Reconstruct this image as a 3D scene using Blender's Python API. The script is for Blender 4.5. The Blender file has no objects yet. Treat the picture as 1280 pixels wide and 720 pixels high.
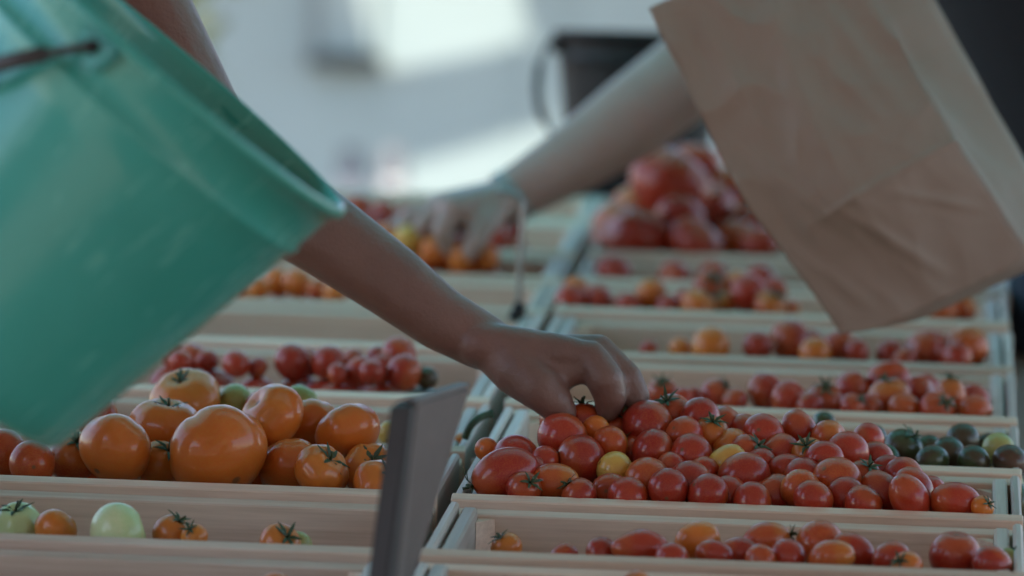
import bpy, bmesh, math, random
from mathutils import Vector, Matrix, Quaternion, noise
rnd = random.Random(11)
R = math.radians
scn = bpy.context.scene
COL = scn.collection

# ------------------------------------------------------------------ camera
ALPHA = R(6.0)                    # slope of the display table
Z1 = 0.85                         # height of the middle crate's front rim
F_PX = 5964.0                     # focal length in pixels of a 1280-wide frame
ST = Matrix.Translation((0, 0, Z1)) @ Matrix.Rotation(ALPHA, 4, 'X')     # stall frame (u right, v back, w up) -> world
def S(u, v, w): return ST @ Vector((u, v, w))
def cam_basis():
    yaw, pit, rol = R(-5.2248), R(8.6775), R(1.2085)
    Fv = Vector((math.sin(yaw)*math.cos(pit), math.cos(yaw)*math.cos(pit), -math.sin(pit)))
    Rv = Fv.cross(Vector((0, 0, 1))).normalized(); Uv = Rv.cross(Fv)
    c, s = math.cos(rol), math.sin(rol)
    return Vector((0.4251, -4.0859, 0.8125)), c*Rv + s*Uv, -s*Rv + c*Uv, Fv
CS, RS, US, FS = cam_basis()                                            # in the stall frame
ROT = Matrix.Rotation(ALPHA, 3, 'X')
CW, RW, UW, FW = ST @ CS, ROT @ RS, ROT @ US, ROT @ FS                  # in the world
def D(px, py, d): return CW + (FW + RW*((px-640)/F_PX) + UW*((360-py)/F_PX))*d      # photo point at a depth, world
def V(px, py, v):                                                       # photo point on the stall plane v = const, stall frame
    k = FS + RS*((px-640)/F_PX) + US*((360-py)/F_PX)
    return CS + k*((v-CS.y)/k.y)
def VW(px, py, v): return ST @ V(px, py, v)

cd = bpy.data.cameras.new('camera'); cam = bpy.data.objects.new('camera', cd); COL.objects.link(cam)
cam.matrix_world = Matrix.Translation(CW) @ Matrix((RW, UW, -FW)).transposed().to_4x4()
cd.sensor_width = 36; cd.lens = F_PX/1280*36; cd.clip_start = 0.1; cd.clip_end = 500
cd.dof.use_dof = True; cd.dof.focus_distance = 4.22; cd.dof.aperture_fstop = (cd.lens/1000)/0.052; cd.dof.aperture_blades = 9
scn.camera = cam

# ------------------------------------------------------------------ sky, sun, exposure
SUN_EL, SUN_AZ = R(52), R(200)     # azimuth clockwise from +y
w = bpy.data.worlds.new('World'); scn.world = w; w.use_nodes = True
nt = w.node_tree; sky = nt.nodes.new('ShaderNodeTexSky'); sky.sky_type = 'NISHITA'; sky.sun_disc = False
sky.sun_elevation = SUN_EL; sky.sun_rotation = SUN_AZ; sky.air_density = 1.0; sky.dust_density = 0.6; sky.ozone_density = 0.6
bg = nt.nodes['Background']; bg.inputs['Strength'].default_value = 0.15
nt.links.new(sky.outputs[0], bg.inputs[0])
sl = bpy.data.lights.new('sun', 'SUN'); sl.energy = 2.1; sl.angle = R(0.53); sl.color = (1, 0.90, 0.77)
so = bpy.data.objects.new('sun', sl); COL.objects.link(so)
SUN = Vector((math.sin(SUN_AZ)*math.cos(SUN_EL), math.cos(SUN_AZ)*math.cos(SUN_EL), math.sin(SUN_EL)))
so.rotation_euler = SUN.to_track_quat('Z', 'Y').to_euler(); so.location = (0, 0, 12)
scn.view_settings.view_transform = 'Standard'; scn.view_settings.look = 'None'
scn.view_settings.exposure = 1.65; scn.view_settings.gamma = 1; scn.view_settings.use_curve_mapping = False
scn.render.engine = 'CYCLES'; scn.cycles.use_denoising = True; scn.cycles.max_bounces = 8
scn.cycles.caustics_reflective = False; scn.cycles.caustics_refractive = False; scn.cycles.sample_clamp_indirect = 6

# ------------------------------------------------------------------ helpers
def tag(o, label=None, cat=None, group=None, kind=None):
    if label: o['label'] = label
    if cat: o['category'] = cat
    if group: o['group'] = group
    if kind: o['kind'] = kind
    return o
def link(name, data, parent=None, mw=None):
    o = bpy.data.objects.new(name, data); COL.objects.link(o)
    if parent: o.parent = parent
    if mw is not None: o.matrix_local = mw
    return o
def empty(name, mw=None):
    o = bpy.data.objects.new(name, None); COL.objects.link(o); o.empty_display_size = .05
    if mw is not None: o.matrix_world = mw
    return o
def to_mesh(bm, name, mat, smooth=False):
    me = bpy.data.meshes.new(name); bm.to_mesh(me); bm.free()
    if mat: me.materials.append(mat)
    if smooth:
        for p in me.polygons: p.use_smooth = True
    return me
def bm_box(bm, lo, hi, bev=0.0, seg=1):
    r = bmesh.ops.create_cube(bm, size=1)
    for v in r['verts']:
        v.co = Vector([lo[i] + (v.co[i]+.5)*(hi[i]-lo[i]) for i in range(3)])
    if bev:
        es = list({e for v in r['verts'] for e in v.link_edges})
        bmesh.ops.bevel(bm, geom=es, offset=bev, segments=seg, affect='EDGES')
def rim_board(name, lo, hi, drop, mat, parent):      # a board whose worn top edge slopes towards the customer
    bm = bmesh.new(); bm_box(bm, lo, hi); zt = max(v.co.z for v in bm.verts)
    for v in bm.verts:
        if v.co.z > zt-1e-5 and v.co.y < (lo[1]+hi[1])/2: v.co.z -= drop
    bmesh.ops.bevel(bm, geom=list(bm.edges), offset=.0011, segments=1, affect='EDGES')
    return link(name, to_mesh(bm, name, mat), parent)
def box(name, lo, hi, mat, parent=None, bev=0.0015, mw=None, seg=1):
    bm = bmesh.new(); bm_box(bm, lo, hi, bev, seg)
    return link(name, to_mesh(bm, name, mat), parent, mw)
def bm_tube(bm, pts, rad, seg=10, cap=True):
    pts = [Vector(p) for p in pts]; n = len(pts)
    rads = rad if isinstance(rad, (list, tuple)) else [rad]*n
    t0 = (pts[1]-pts[0]).normalized(); a = t0.orthogonal().normalized(); rings = []
    for i, p in enumerate(pts):
        t = (pts[min(i+1, n-1)] - pts[max(i-1, 0)]).normalized()
        a = (a - t*a.dot(t)).normalized(); b = t.cross(a)
        rings.append([bm.verts.new(p + (a*math.cos(2*math.pi*k/seg) + b*math.sin(2*math.pi*k/seg))*rads[i]) for k in range(seg)])
    for i in range(n-1):
        for k in range(seg):
            bm.faces.new((rings[i][k], rings[i][(k+1) % seg], rings[i+1][(k+1) % seg], rings[i+1][k]))
    if cap:
        bm.faces.new(rings[0][::-1]); bm.faces.new(rings[-1])
def tube(name, pts, rad, mat, parent=None, seg=10):
    bm = bmesh.new(); bm_tube(bm, pts, rad, seg); bmesh.ops.recalc_face_normals(bm, faces=bm.faces)
    return link(name, to_mesh(bm, name, mat, True), parent)
def spline(pts, n=6):
    pts = [Vector(p) for p in pts]; out = []
    for i in range(len(pts)-1):
        p0 = pts[max(i-1, 0)]; p1 = pts[i]; p2 = pts[i+1]; p3 = pts[min(i+2, len(pts)-1)]
        for k in range(n):
            t = k/n
            out.append(.5*((2*p1) + (p2-p0)*t + (2*p0-5*p1+4*p2-p3)*t*t + (3*p1-p0-3*p2+p3)*t**3))
    return out + [pts[-1]]

# ------------------------------------------------------------------ materials
class Nodes:
    def __init__(s, name):
        s.m = bpy.data.materials.new(name); s.m.use_nodes = True; s.t = s.m.node_tree; s.b = s.t.nodes['Principled BSDF']
    def n(s, kind, **kw):
        x = s.t.nodes.new(kind)
        for k, v in kw.items():
            if k in x.inputs: x.inputs[k].default_value = v
            else: setattr(x, k, v)
        return x
    def l(s, a, b): s.t.links.new(a, b)
    def mix(s, fac, a, b, mode='MIX'):
        x = s.n('ShaderNodeMix', data_type='RGBA', blend_type=mode)
        for val, sock in ((fac, x.inputs[0]), (a, x.inputs[6]), (b, x.inputs[7])):
            if hasattr(val, 'links'): s.l(val, sock)
            else: sock.default_value = val if not isinstance(val, tuple) else (*val, 1)[:4]
        return x.outputs[2]
    def ramp(s, src, stops):
        x = s.n('ShaderNodeValToRGB'); e = x.color_ramp.elements
        while len(e) < len(stops): e.new(.5)
        for i, (p, c) in enumerate(stops):
            e[i].position = p; e[i].color = (*c, 1) if len(c) == 3 else c
        s.l(src, x.inputs[0]); return x.outputs[0]
    def noise(s, vec, scale, detail=4, rough=.55, scl=None):
        if scl:
            mp = s.n('ShaderNodeMapping'); mp.inputs['Scale'].default_value = scl; s.l(vec, mp.inputs[0]); vec = mp.outputs[0]
        x = s.n('ShaderNodeTexNoise', Scale=scale, Detail=detail, Roughness=rough); s.l(vec, x.inputs['Vector']); return x.outputs['Fac']
    def bump(s, h, strength=.2, dist=.002):
        x = s.n('ShaderNodeBump', Strength=strength, Distance=dist); s.l(h, x.inputs['Height']); s.l(x.outputs[0], s.b.inputs['Normal'])
    def set(s, **kw):
        for k, v in kw.items():
            k = k.replace('_', ' ')
            s.b.inputs[k].default_value = (*v, 1) if isinstance(v, tuple) and len(v) == 3 and 'Radius' not in k else v
        return s

def wood_mat(name, c0, c1, axis=0):
    k = Nodes(name); tc = k.n('ShaderNodeTexCoord'); oi = k.n('ShaderNodeObjectInfo')
    add = k.n('ShaderNodeVectorMath', operation='ADD'); k.l(tc.outputs['Object'], add.inputs[0])
    mul = k.n('ShaderNodeVectorMath', operation='SCALE'); k.l(oi.outputs['Location'], mul.inputs[0]); mul.inputs['Scale'].default_value = 7.3
    rv = k.n('ShaderNodeCombineXYZ'); rm = k.n('ShaderNodeMath', operation='MULTIPLY'); k.l(oi.outputs['Random'], rm.inputs[0]); rm.inputs[1].default_value = 37
    for i in range(3): k.l(rm.outputs[0], rv.inputs[i])
    add2 = k.n('ShaderNodeVectorMath', operation='ADD'); k.l(add.outputs[0], add2.inputs[0]); k.l(rv.outputs[0], add2.inputs[1])
    sc = [26, 26, 26]; sc[axis] = 1.1
    g = k.noise(add2.outputs[0], 1.6, 6, .6, tuple(sc))
    g2 = k.noise(add2.outputs[0], 7, 3, .6, tuple(s*1.0 for s in sc))
    big = k.noise(add2.outputs[0], 5, 3)
    c = k.ramp(g, [(.36, tuple(x*.9 for x in c0)), (.64, c1)])
    c = k.mix(.35, c, k.ramp(g2, [(.35, tuple(x*.82 for x in c0)), (.65, tuple(min(1, x*1.06) for x in c1))]))
    c = k.mix(.5, c, k.ramp(big, [(.3, (.86, .80, .77)), (.7, (1, 1, 1))]), 'MULTIPLY')
    # a few small knots
    vo = k.n('ShaderNodeTexVoronoi', Scale=4.5); mp = k.n('ShaderNodeMapping'); ks = [1.6]*3; ks[axis] = .8
    mp.inputs['Scale'].default_value = ks; k.l(add2.outputs[0], mp.inputs[0]); k.l(mp.outputs[0], vo.inputs['Vector'])
    kn = k.ramp(vo.outputs['Distance'], [(.035, (1, 1, 1)), (.075, (0, 0, 0))])
    c = k.mix(kn, c, (.22, .115, .07))
    hv = k.n('ShaderNodeHueSaturation'); k.l(c, hv.inputs['Color'])
    mr = k.n('ShaderNodeMapRange'); k.l(oi.outputs['Random'], mr.inputs[0]); mr.inputs[3].default_value = .76; mr.inputs[4].default_value = 1.12
    k.l(mr.outputs[0], hv.inputs['Value']); k.l(hv.outputs[0], k.b.inputs['Base Color'])
    k.set(Roughness=.5); k.b.inputs['Specular IOR Level'].default_value = .5; k.bump(g2, .15, .0012)
    return k.m
WOOD = wood_mat('pale_poplar', (.68, .48, .36), (.83, .64, .505))
WOOD_Y = wood_mat('pale_poplar_end', (.58, .45, .385), (.72, .59, .52), 1)
TABLE = wood_mat('table_planks', (.22, .17, .13), (.34, .27, .21), 1)

def fruit_mat(name, c0, c1, shoulder, amt=.35, rough=.36, coat=.5, sss=.12):
    k = Nodes(name); tc = k.n('ShaderNodeTexCoord'); oi = k.n('ShaderNodeObjectInfo')
    rv = k.n('ShaderNodeMath', operation='MULTIPLY'); k.l(oi.outputs['Random'], rv.inputs[0]); rv.inputs[1].default_value = 53
    ad = k.n('ShaderNodeVectorMath', operation='ADD'); k.l(tc.outputs['Object'], ad.inputs[0]); k.l(rv.outputs[0], ad.inputs[1])
    n1 = k.noise(ad.outputs[0], 38, 3, .6)
    base = k.mix(oi.outputs['Random'], c0, c1)
    sp = k.n('ShaderNodeSeparateXYZ'); k.l(tc.outputs['Generated'], sp.inputs[0])
    m1 = k.n('ShaderNodeMath', operation='MULTIPLY_ADD'); k.l(n1, m1.inputs[0]); m1.inputs[1].default_value = .55; k.l(sp.outputs[2], m1.inputs[2])
    sh = k.ramp(m1.outputs[0], [(.92, (0, 0, 0)), (1.25, (amt, amt, amt))])
    c = k.mix(sh, base, shoulder)
    n2 = k.noise(ad.outputs[0], 16, 2)
    c = k.mix(k.ramp(n2, [(.42, (0, 0, 0)), (.68, (amt*.8,)*3)]), c, shoulder)
    sp2 = k.noise(ad.outputs[0], 420, 2)
    c = k.mix(k.ramp(sp2, [(.62, (0, 0, 0)), (.75, (.18, .18, .18))]), c, tuple(min(1, x*1.6+.04) for x in c0))
    sub = k.n('ShaderNodeVectorMath', operation='SUBTRACT'); k.l(tc.outputs['Generated'], sub.inputs[0]); sub.inputs[1].default_value = (.5, .5, 0)
    mz = k.n('ShaderNodeVectorMath', operation='MULTIPLY'); k.l(sub.outputs[0], mz.inputs[0]); mz.inputs[1].default_value = (1, 1, 0)
    ln = k.n('ShaderNodeVectorMath', operation='LENGTH'); k.l(mz.outputs[0], ln.inputs[0])
    c = k.mix(k.ramp(ln.outputs['Value'], [(.028, (.85,)*3), (.06, (0, 0, 0))]), c, (.17, .085, .035))
    rr_ = k.n('ShaderNodeMapRange'); k.l(n1, rr_.inputs[0]); rr_.inputs[3].default_value = rough-.08; rr_.inputs[4].default_value = rough+.14; k.l(rr_.outputs[0], k.b.inputs['Roughness'])
    k.l(c, k.b.inputs['Base Color'])
    k.set(Roughness=rough); k.b.inputs['Coat Weight'].default_value = coat; k.b.inputs['Coat Roughness'].default_value = .10; k.b.inputs['Specular IOR Level'].default_value = .22
    k.b.inputs['Subsurface Weight'].default_value = sss; k.b.inputs['Subsurface Radius'].default_value = (.012, .004, .002)
    k.b.inputs['Subsurface Scale'].default_value = .5
    k.bump(k.noise(ad.outputs[0], 60, 2), .08, .0012)
    return k.m
FM = {
 'red':    fruit_mat('red_tomato_skin', (.31, .018, .011), (.42, .034, .014), (.52, .13, .025)),
 'orange': fruit_mat('orange_tomato_skin', (.58, .125, .018), (.64, .17, .022), (.56, .22, .035), .3),
 'tang':   fruit_mat('orange_red_tomato_skin', (.43, .050, .014), (.50, .085, .018), (.56, .22, .03), .4),
 'yellow': fruit_mat('yellow_tomato_skin', (.62, .36, .07), (.66, .42, .10), (.58, .22, .05), .35),
 'dark':   fruit_mat('dark_tomato_skin', (.055, .045, .022), (.10, .035, .022), (.05, .07, .02), .7),
 'green':  fruit_mat('green_tomato_skin', (.34, .34, .10), (.42, .36, .12), (.20, .26, .07), .5),
 'pale':   fruit_mat('pale_green_tomato_skin', (.60, .62, .30), (.66, .66, .36), (.45, .55, .22), .4),
}
k = Nodes('calyx_green'); tc = k.n('ShaderNodeTexCoord'); k.l(k.ramp(k.noise(tc.outputs['Object'], 90), [(.3, (.018, .035, .012)), (.7, (.06, .09, .03))]), k.b.inputs['Base Color']); k.set(Roughness=.6); CALYX = k.m

def plain(name, col, rough=.5, metal=0, var=.12, scale=20, spec=.5, bump=0):
    k = Nodes(name); tc = k.n('ShaderNodeTexCoord'); n = k.noise(tc.outputs['Object'], scale, 5)
    k.l(k.ramp(n, [(.3, tuple(c*(1-var) for c in col)), (.7, tuple(min(1, c*(1+var)) for c in col))]), k.b.inputs['Base Color'])
    k.set(Roughness=rough, Metallic=metal); k.b.inputs['Specular IOR Level'].default_value = spec
    if bump: k.bump(k.noise(tc.outputs['Object'], scale*4, 4), bump, .003)
    return k.m
def skin_mat(name, c0, c1, red):
    k = Nodes(name); tc = k.n('ShaderNodeTexCoord')
    n1 = k.noise(tc.outputs['Object'], 22, 4); n2 = k.noise(tc.outputs['Object'], 9, 2)
    c = k.ramp(n1, [(.3, c0), (.7, c1)]); c = k.mix(k.ramp(n2, [(.45, (0, 0, 0)), (.75, (.45,)*3)]), c, red)
    k.l(c, k.b.inputs['Base Color']); k.set(Roughness=.46); k.b.inputs['Subsurface Weight'].default_value = .12
    k.b.inputs['Subsurface Radius'].default_value = (.01, .004, .002); k.b.inputs['Subsurface Scale'].default_value = .5
    mu = k.n('ShaderNodeTexVoronoi', Scale=420); k.l(tc.outputs['Object'], mu.inputs['Vector'])
    fine = k.noise(tc.outputs['Object'], 260, 3)
    mul_ = k.n('ShaderNodeMath', operation='MULTIPLY_ADD'); k.l(k.noise(tc.outputs['Object'], 70, 4), mul_.inputs[0]); mul_.inputs[1].default_value = 2.2; k.l(fine, mul_.inputs[2]); k.bump(mul_.outputs[0], .3, .0018)
    return k.m
SKIN1 = skin_mat('tanned_skin', (.165, .088, .070), (.205, .112, .088), (.235, .095, .073))
SKIN2 = skin_mat('pale_skin', (.33, .22, .185), (.38, .265, .225), (.38, .195, .16))
NAIL = plain('fingernail', (.42, .26, .22), .3, var=.05)
GREEN = None
k = Nodes('green_plastic'); tc = k.n('ShaderNodeTexCoord')
c = k.ramp(k.noise(tc.outputs['Object'], 9, 5), [(.3, (.036, .275, .222)), (.7, (.044, .305, .247))])
scr = k.noise(tc.outputs['Object'], 6, 5, .7, (14, 14, 1.0))
c = k.mix(k.ramp(scr, [(.56, (0, 0, 0)), (.72, (.5,)*3)]), c, (.14, .45, .37))
k.l(c, k.b.inputs['Base Color']); k.l(k.ramp(scr, [(.4, (.17,)*3), (.75, (.34,)*3)]), k.b.inputs['Roughness'])
k.b.inputs['Subsurface Weight'].default_value = .0; k.bump(k.noise(tc.outputs['Object'], 5, 2), .03, .004); GREEN = k.m
BLACK_P = plain('black_plastic', (.010, .011, .012), .55, spec=.3)
STEEL = plain('grey_steel_wire', (.34, .35, .35), .35, 1)
GRIP = plain('dark_grip', (.035, .033, .033), .45)
def paper():
    k = Nodes('kraft_paper'); tc = k.n('ShaderNodeTexCoord')
    n1 = k.noise(tc.outputs['Object'], 6, 5); n2 = k.noise(tc.outputs['Object'], 30, 4, .6, (6, 6, 1)); n3 = k.noise(tc.outputs['Object'], 420, 3)
    c = k.ramp(n1, [(.3, (.275, .195, .150)), (.7, (.30, .214, .166))]); c = k.mix(.10, c, k.ramp(n2, [(.3, (.28, .20, .16)), (.7, (.35, .265, .215))]))
    c = k.mix(k.ramp(n3, [(.6, (0, 0, 0)), (.8, (.3,)*3)]), c, (.22, .155, .115))
    k.l(c, k.b.inputs['Base Color']); k.set(Roughness=.62); k.b.inputs['Specular IOR Level'].default_value = .35
    k.bump(k.noise(tc.outputs['Object'], 16, 3), .12, .004); return k.m
PAPER = paper()
BLACKC = plain('black_cloth', (.010, .010, .013), .9, scale=60, bump=.3)
NAVY = plain('dark_denim', (.018, .026, .042), .85, scale=90, bump=.3)
SHIRT = plain('grey_cloth', (.12, .11, .11), .9, scale=60, bump=.3)
HAIR = plain('brown_hair', (.05, .03, .02), .6, scale=80)
SLATE = plain('slate', (.03, .029, .03), .6, scale=30, bump=.2)
GREYW = plain('weathered_board', (.12, .098, .092), .6, scale=30, bump=.15)
WALLM = plain('white_render', (.385, .488, .490), .8, var=.03, scale=3, bump=.1)
TRIM = plain('dark_trim', (.045, .06, .065), .5)
PANE = plain('window_pane', (.40, .495, .49), .8, var=.03)
GROUND = plain('paving', (.38, .29, .235), .8, var=.2, scale=4, bump=.3)
CLOTHW = plain('canopy_cloth', (.55, .53, .50), .85, var=.04, scale=5)
kc = Nodes('teal_canopy_cloth'); tcc = kc.n('ShaderNodeTexCoord'); kc.l(kc.ramp(kc.noise(tcc.outputs['Object'], 5, 4), [(.3, (.30, .56, .56)), (.7, (.36, .64, .63))]), kc.b.inputs['Base Color']); kc.set(Roughness=.85)
trl = kc.n('ShaderNodeBsdfTranslucent'); trl.inputs[0].default_value = (.31, .78, .78, 1); mxs = kc.n('ShaderNodeMixShader'); mxs.inputs[0].default_value = .56  # translucent tint of the added canopy, colours the light falling on the stall
kc.l(kc.b.outputs[0], mxs.inputs[1]); kc.l(trl.outputs[0], mxs.inputs[2]); kc.l(mxs.outputs[0], kc.t.nodes['Material Output'].inputs[0]); TEALC = kc.m
METALW = plain('white_metal', (.6, .6, .6), .4)

# ------------------------------------------------------------------ setting
def sheet(name, x0, x1, y0, y1, z, mat):
    me = bpy.data.meshes.new(name); me.from_pydata([(x0, y0, z), (x1, y0, z), (x1, y1, z), (x0, y1, z)], [], [(0, 1, 2, 3)]); me.materials.append(mat)
    return tag(link(name, me), kind='structure')
sheet('ground', -150, 150, -150, 150, 0, GROUND)

# white building behind
YW = 7.9
def on_wall(px, py):
    k = FW + RW*((px-640)/F_PX) + UW*((360-py)/F_PX); return CW + k*((YW-CW.y)/k.y)
bld = empty('white_building', Matrix.Translation((0, YW, 0)))
tag(bld, 'pale white rendered building wall far behind the stall', 'building')
box('wall', (-7, 0, 0), (7, .3, 2.9), WALLM, bld, 0)
box('roof', (-7.2, -.12, 2.9), (7.2, .6, 3.0), TRIM, bld, .01)
a = on_wall(400, 66); b = on_wall(470, 66)
win = box('window', (a.x, -.03, a.z), (b.x, -.002, a.z+.7), PANE, bld, .004); tag(win, 'narrow window with dark frame and sill')
box('sill', (a.x-.02, -.10, a.z-.035), (b.x+.02, -.001, a.z-.002), TRIM, win, .006)
box('frame', (a.x-.022, -.04, a.z), (a.x-.001, -.003, a.z+.7), plain('grey_frame', (.25, .29, .30), .6), win, .004)
for px in (640, 702):
    q = on_wall(px, 100); box('pilaster', (q.x-.02, -.006, 0), (q.x+.02, -.001, 2.88), WALLM, bld, .004)
for i, (px, nm) in enumerate(((440, 'pinkish grey slim post in front of the white wall, nearer the green bucket'), (492, 'pinkish grey slim post in front of the white wall, nearer the bare pale arm'))):
    p = D(px, 184, 11.75); e = empty('bollard', Matrix.Translation((p.x, p.y, 0))); tag(e, nm, 'bollard', 'slim posts before the wall')
    bm = bmesh.new(); bm_tube(bm, [(0, 0, 0), (0, 0, p.z-.03), (0, 0, p.z)], [.035, .032, .02], 12)
    link('post', to_mesh(bm, 'post', plain('post_paint', (.20, .21, .23), .6), True), e)
    bm = bmesh.new(); bm_tube(bm, [(0, 0, p.z-.12), (0, 0, p.z-.08)], .037, 12); link('band', to_mesh(bm, 'band', METALW, True), e)

bl2 = empty('market_building', Matrix.Translation((0, -13, 0))); tag(bl2, 'unseen cream building added behind the viewer for warm fill light', 'building')  # added out of view to block low sky and give warm front fill
box('wall', (-14, -.4, 0), (14, 0, 5.0), plain('cream_render', (.56, .40, .31), .85, var=.06, scale=2), bl2, 0)
box('roof', (-14.2, -.6, 5.0), (14.2, .25, 5.15), TRIM, bl2, .02)
for i in range(6):
    wn = box('window', (-9.5+i*3.6, .002, 1.1), (-8.4+i*3.6, .03, 2.5), PANE, bl2, .004); box('sill', (-9.6+i*3.6, .001, 1.02), (-8.3+i*3.6, .12, 1.098), TRIM, wn, .006)
# shrub at the left, its edge showing beside the arm
sp = D(168, -20, 9.5); e = empty('shrub', Matrix.Translation((sp.x, sp.y, 0))); tag(e, 'yellow green leafy shrub beyond the bare brown upper arm', 'shrub')
bm = bmesh.new(); bm_tube(bm, [(0, 0, 0), (.02, 0, .5), (0, .02, .95)], [.025, .018, .01], 8)
for k_ in range(5):
    an = k_*1.3; bm_tube(bm, [(0, 0, .55+.06*k_), (.09*math.cos(an), .09*math.sin(an), .8+.08*k_)], [.01, .004], 6)
link('trunk', to_mesh(bm, 'trunk', TABLE, True), e)
bm = bmesh.new()
for k_ in range(900):
    v = Vector((rnd.gauss(0, .075), rnd.gauss(0, .09), 1.15 + rnd.gauss(0, .24))); n = Vector((rnd.gauss(0, 1), rnd.gauss(0, 1), rnd.gauss(0, 1))).normalized(); t = n.orthogonal().normalized()*.03; s_ = n.cross(t).normalized()*.012
    f = [bm.verts.new(v-t), bm.verts.new(v+s_), bm.verts.new(v+t), bm.verts.new(v-s_)]; bm.faces.new(f)
link('crown', to_mesh(bm, 'crown', plain('shrub_leaf', (.12, .14, .03), .5)), e)

# unseen canopies overhead, added to shape shade and top light
def canopy(name, x0, x1, y0, y1, z, label, posts=True, cloth=None):
    cloth = cloth or CLOTHW
    e = empty(name, Matrix.Translation((x0, y0, 0))); tag(e, label, 'canopy', 'unseen canopies added for light and shade')
    X, Y = x1-x0, y1-y0
    bm = bmesh.new(); bm_box(bm, (0, 0, z), (X, Y, z+.012)); link('cover', to_mesh(bm, 'cover', cloth), e)
    for nm, lo, hi in (('valance', (0, -.012, z-.2), (X, -.002, z+.01)), ('valance', (0, Y+.002, z-.2), (X, Y+.012, z+.01))):
        box(nm, lo, hi, cloth, e, 0)
    if posts:
        for px in ((.05, X-.05) if posts is True else posts):
            for py in (.05, Y-.05): box('post', (px-.02, py-.02, 0), (px+.02, py+.02, z-.002), METALW, e, .003)
    return e
canopy('added_canopy', -1.9, 4.0, -4.3, .25, 2.55, 'unseen pale cloth canopy added over the customers to shade the tomato stall')  # added out of view to keep direct sun off the stall
canopy('added_canopy', -2.6, 4.0, .14, 3.4, 2.80, 'unseen thin teal canopy added over the tomato stall to tint the top light', True, TEALC)  # added out of view, sun through it becomes a teal top light
gl, gr = on_wall(455, 50).x, on_wall(660, 50).x
def back(pt, z): return pt + SUN*((z-pt.z)/SUN.z)
zc = 2.5
A0 = back(on_wall(455, 30), zc); A1 = back(on_wall(660, 30), zc)
canopy('added_canopy', A0.x-4.0, A0.x, 5.95, 7.6, zc, 'unseen canopy added to shade the white wall, bucket side of the sunny gap', (.05, 2.3))  # added out of view, edge traced along the sun from the wall's bright patch
canopy('added_canopy', A1.x, A1.x+4.0, 5.95, 7.6, zc, 'unseen canopy added to shade the white wall, paper bag side of the sunny gap', (1.9, 3.95))  # added out of view, shades the wall beyond the bright patch
q = [back(on_wall(*p), zc+.05) for p in ((440, 104), (680, 56), (680, 158), (440, 228))]
bm = bmesh.new(); vs = [bm.verts.new(p) for p in q]; f = bm.faces.new(vs); ex = bmesh.ops.extrude_face_region(bm, geom=[f])
bmesh.ops.translate(bm, vec=(0, 0, .01), verts=[x for x in ex['geom'] if isinstance(x, bmesh.types.BMVert)]); bmesh.ops.recalc_face_normals(bm, faces=bm.faces)
tag(link('shade_strip', to_mesh(bm, 'shade_strip', CLOTHW)), 'unseen slanting cloth strip added across the canopy gap to shade the wall', 'awning')  # outline traced from the wall, added to cast its slanted band of shade

# ------------------------------------------------------------------ display table
tb = empty('display_table', ST); tag(tb, 'sloping plank display table under the rows of tomato crates', 'table')
UL, UR_, VF, VB = -.56, .53, -.78, 2.12; FL = -.0705
n = 8; wdt = (UR_-UL)/n
for i in range(n): box('plank', (UL+i*wdt+.002, VF, FL-.022), (UL+(i+1)*wdt-.002, VB, FL-.002), TABLE, tb, .002)
inv = ST.inverted()
for u in (UL+.05, UR_-.05):
    for v in (VF+.06, .7, VB-.06):
        top = S(u, v, FL-.03); m = inv @ Matrix.Translation((top.x, top.y, 0))
        box('leg', (-.025, -.025, 0), (.025, .025, top.z), TABLE, tb, .003, m)
for u in (UL+.02, UR_-.04): box('rail', (u, VF+.02, FL-.0585), (u+.022, VB-.02, FL-.024), TABLE, tb, .002)

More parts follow.
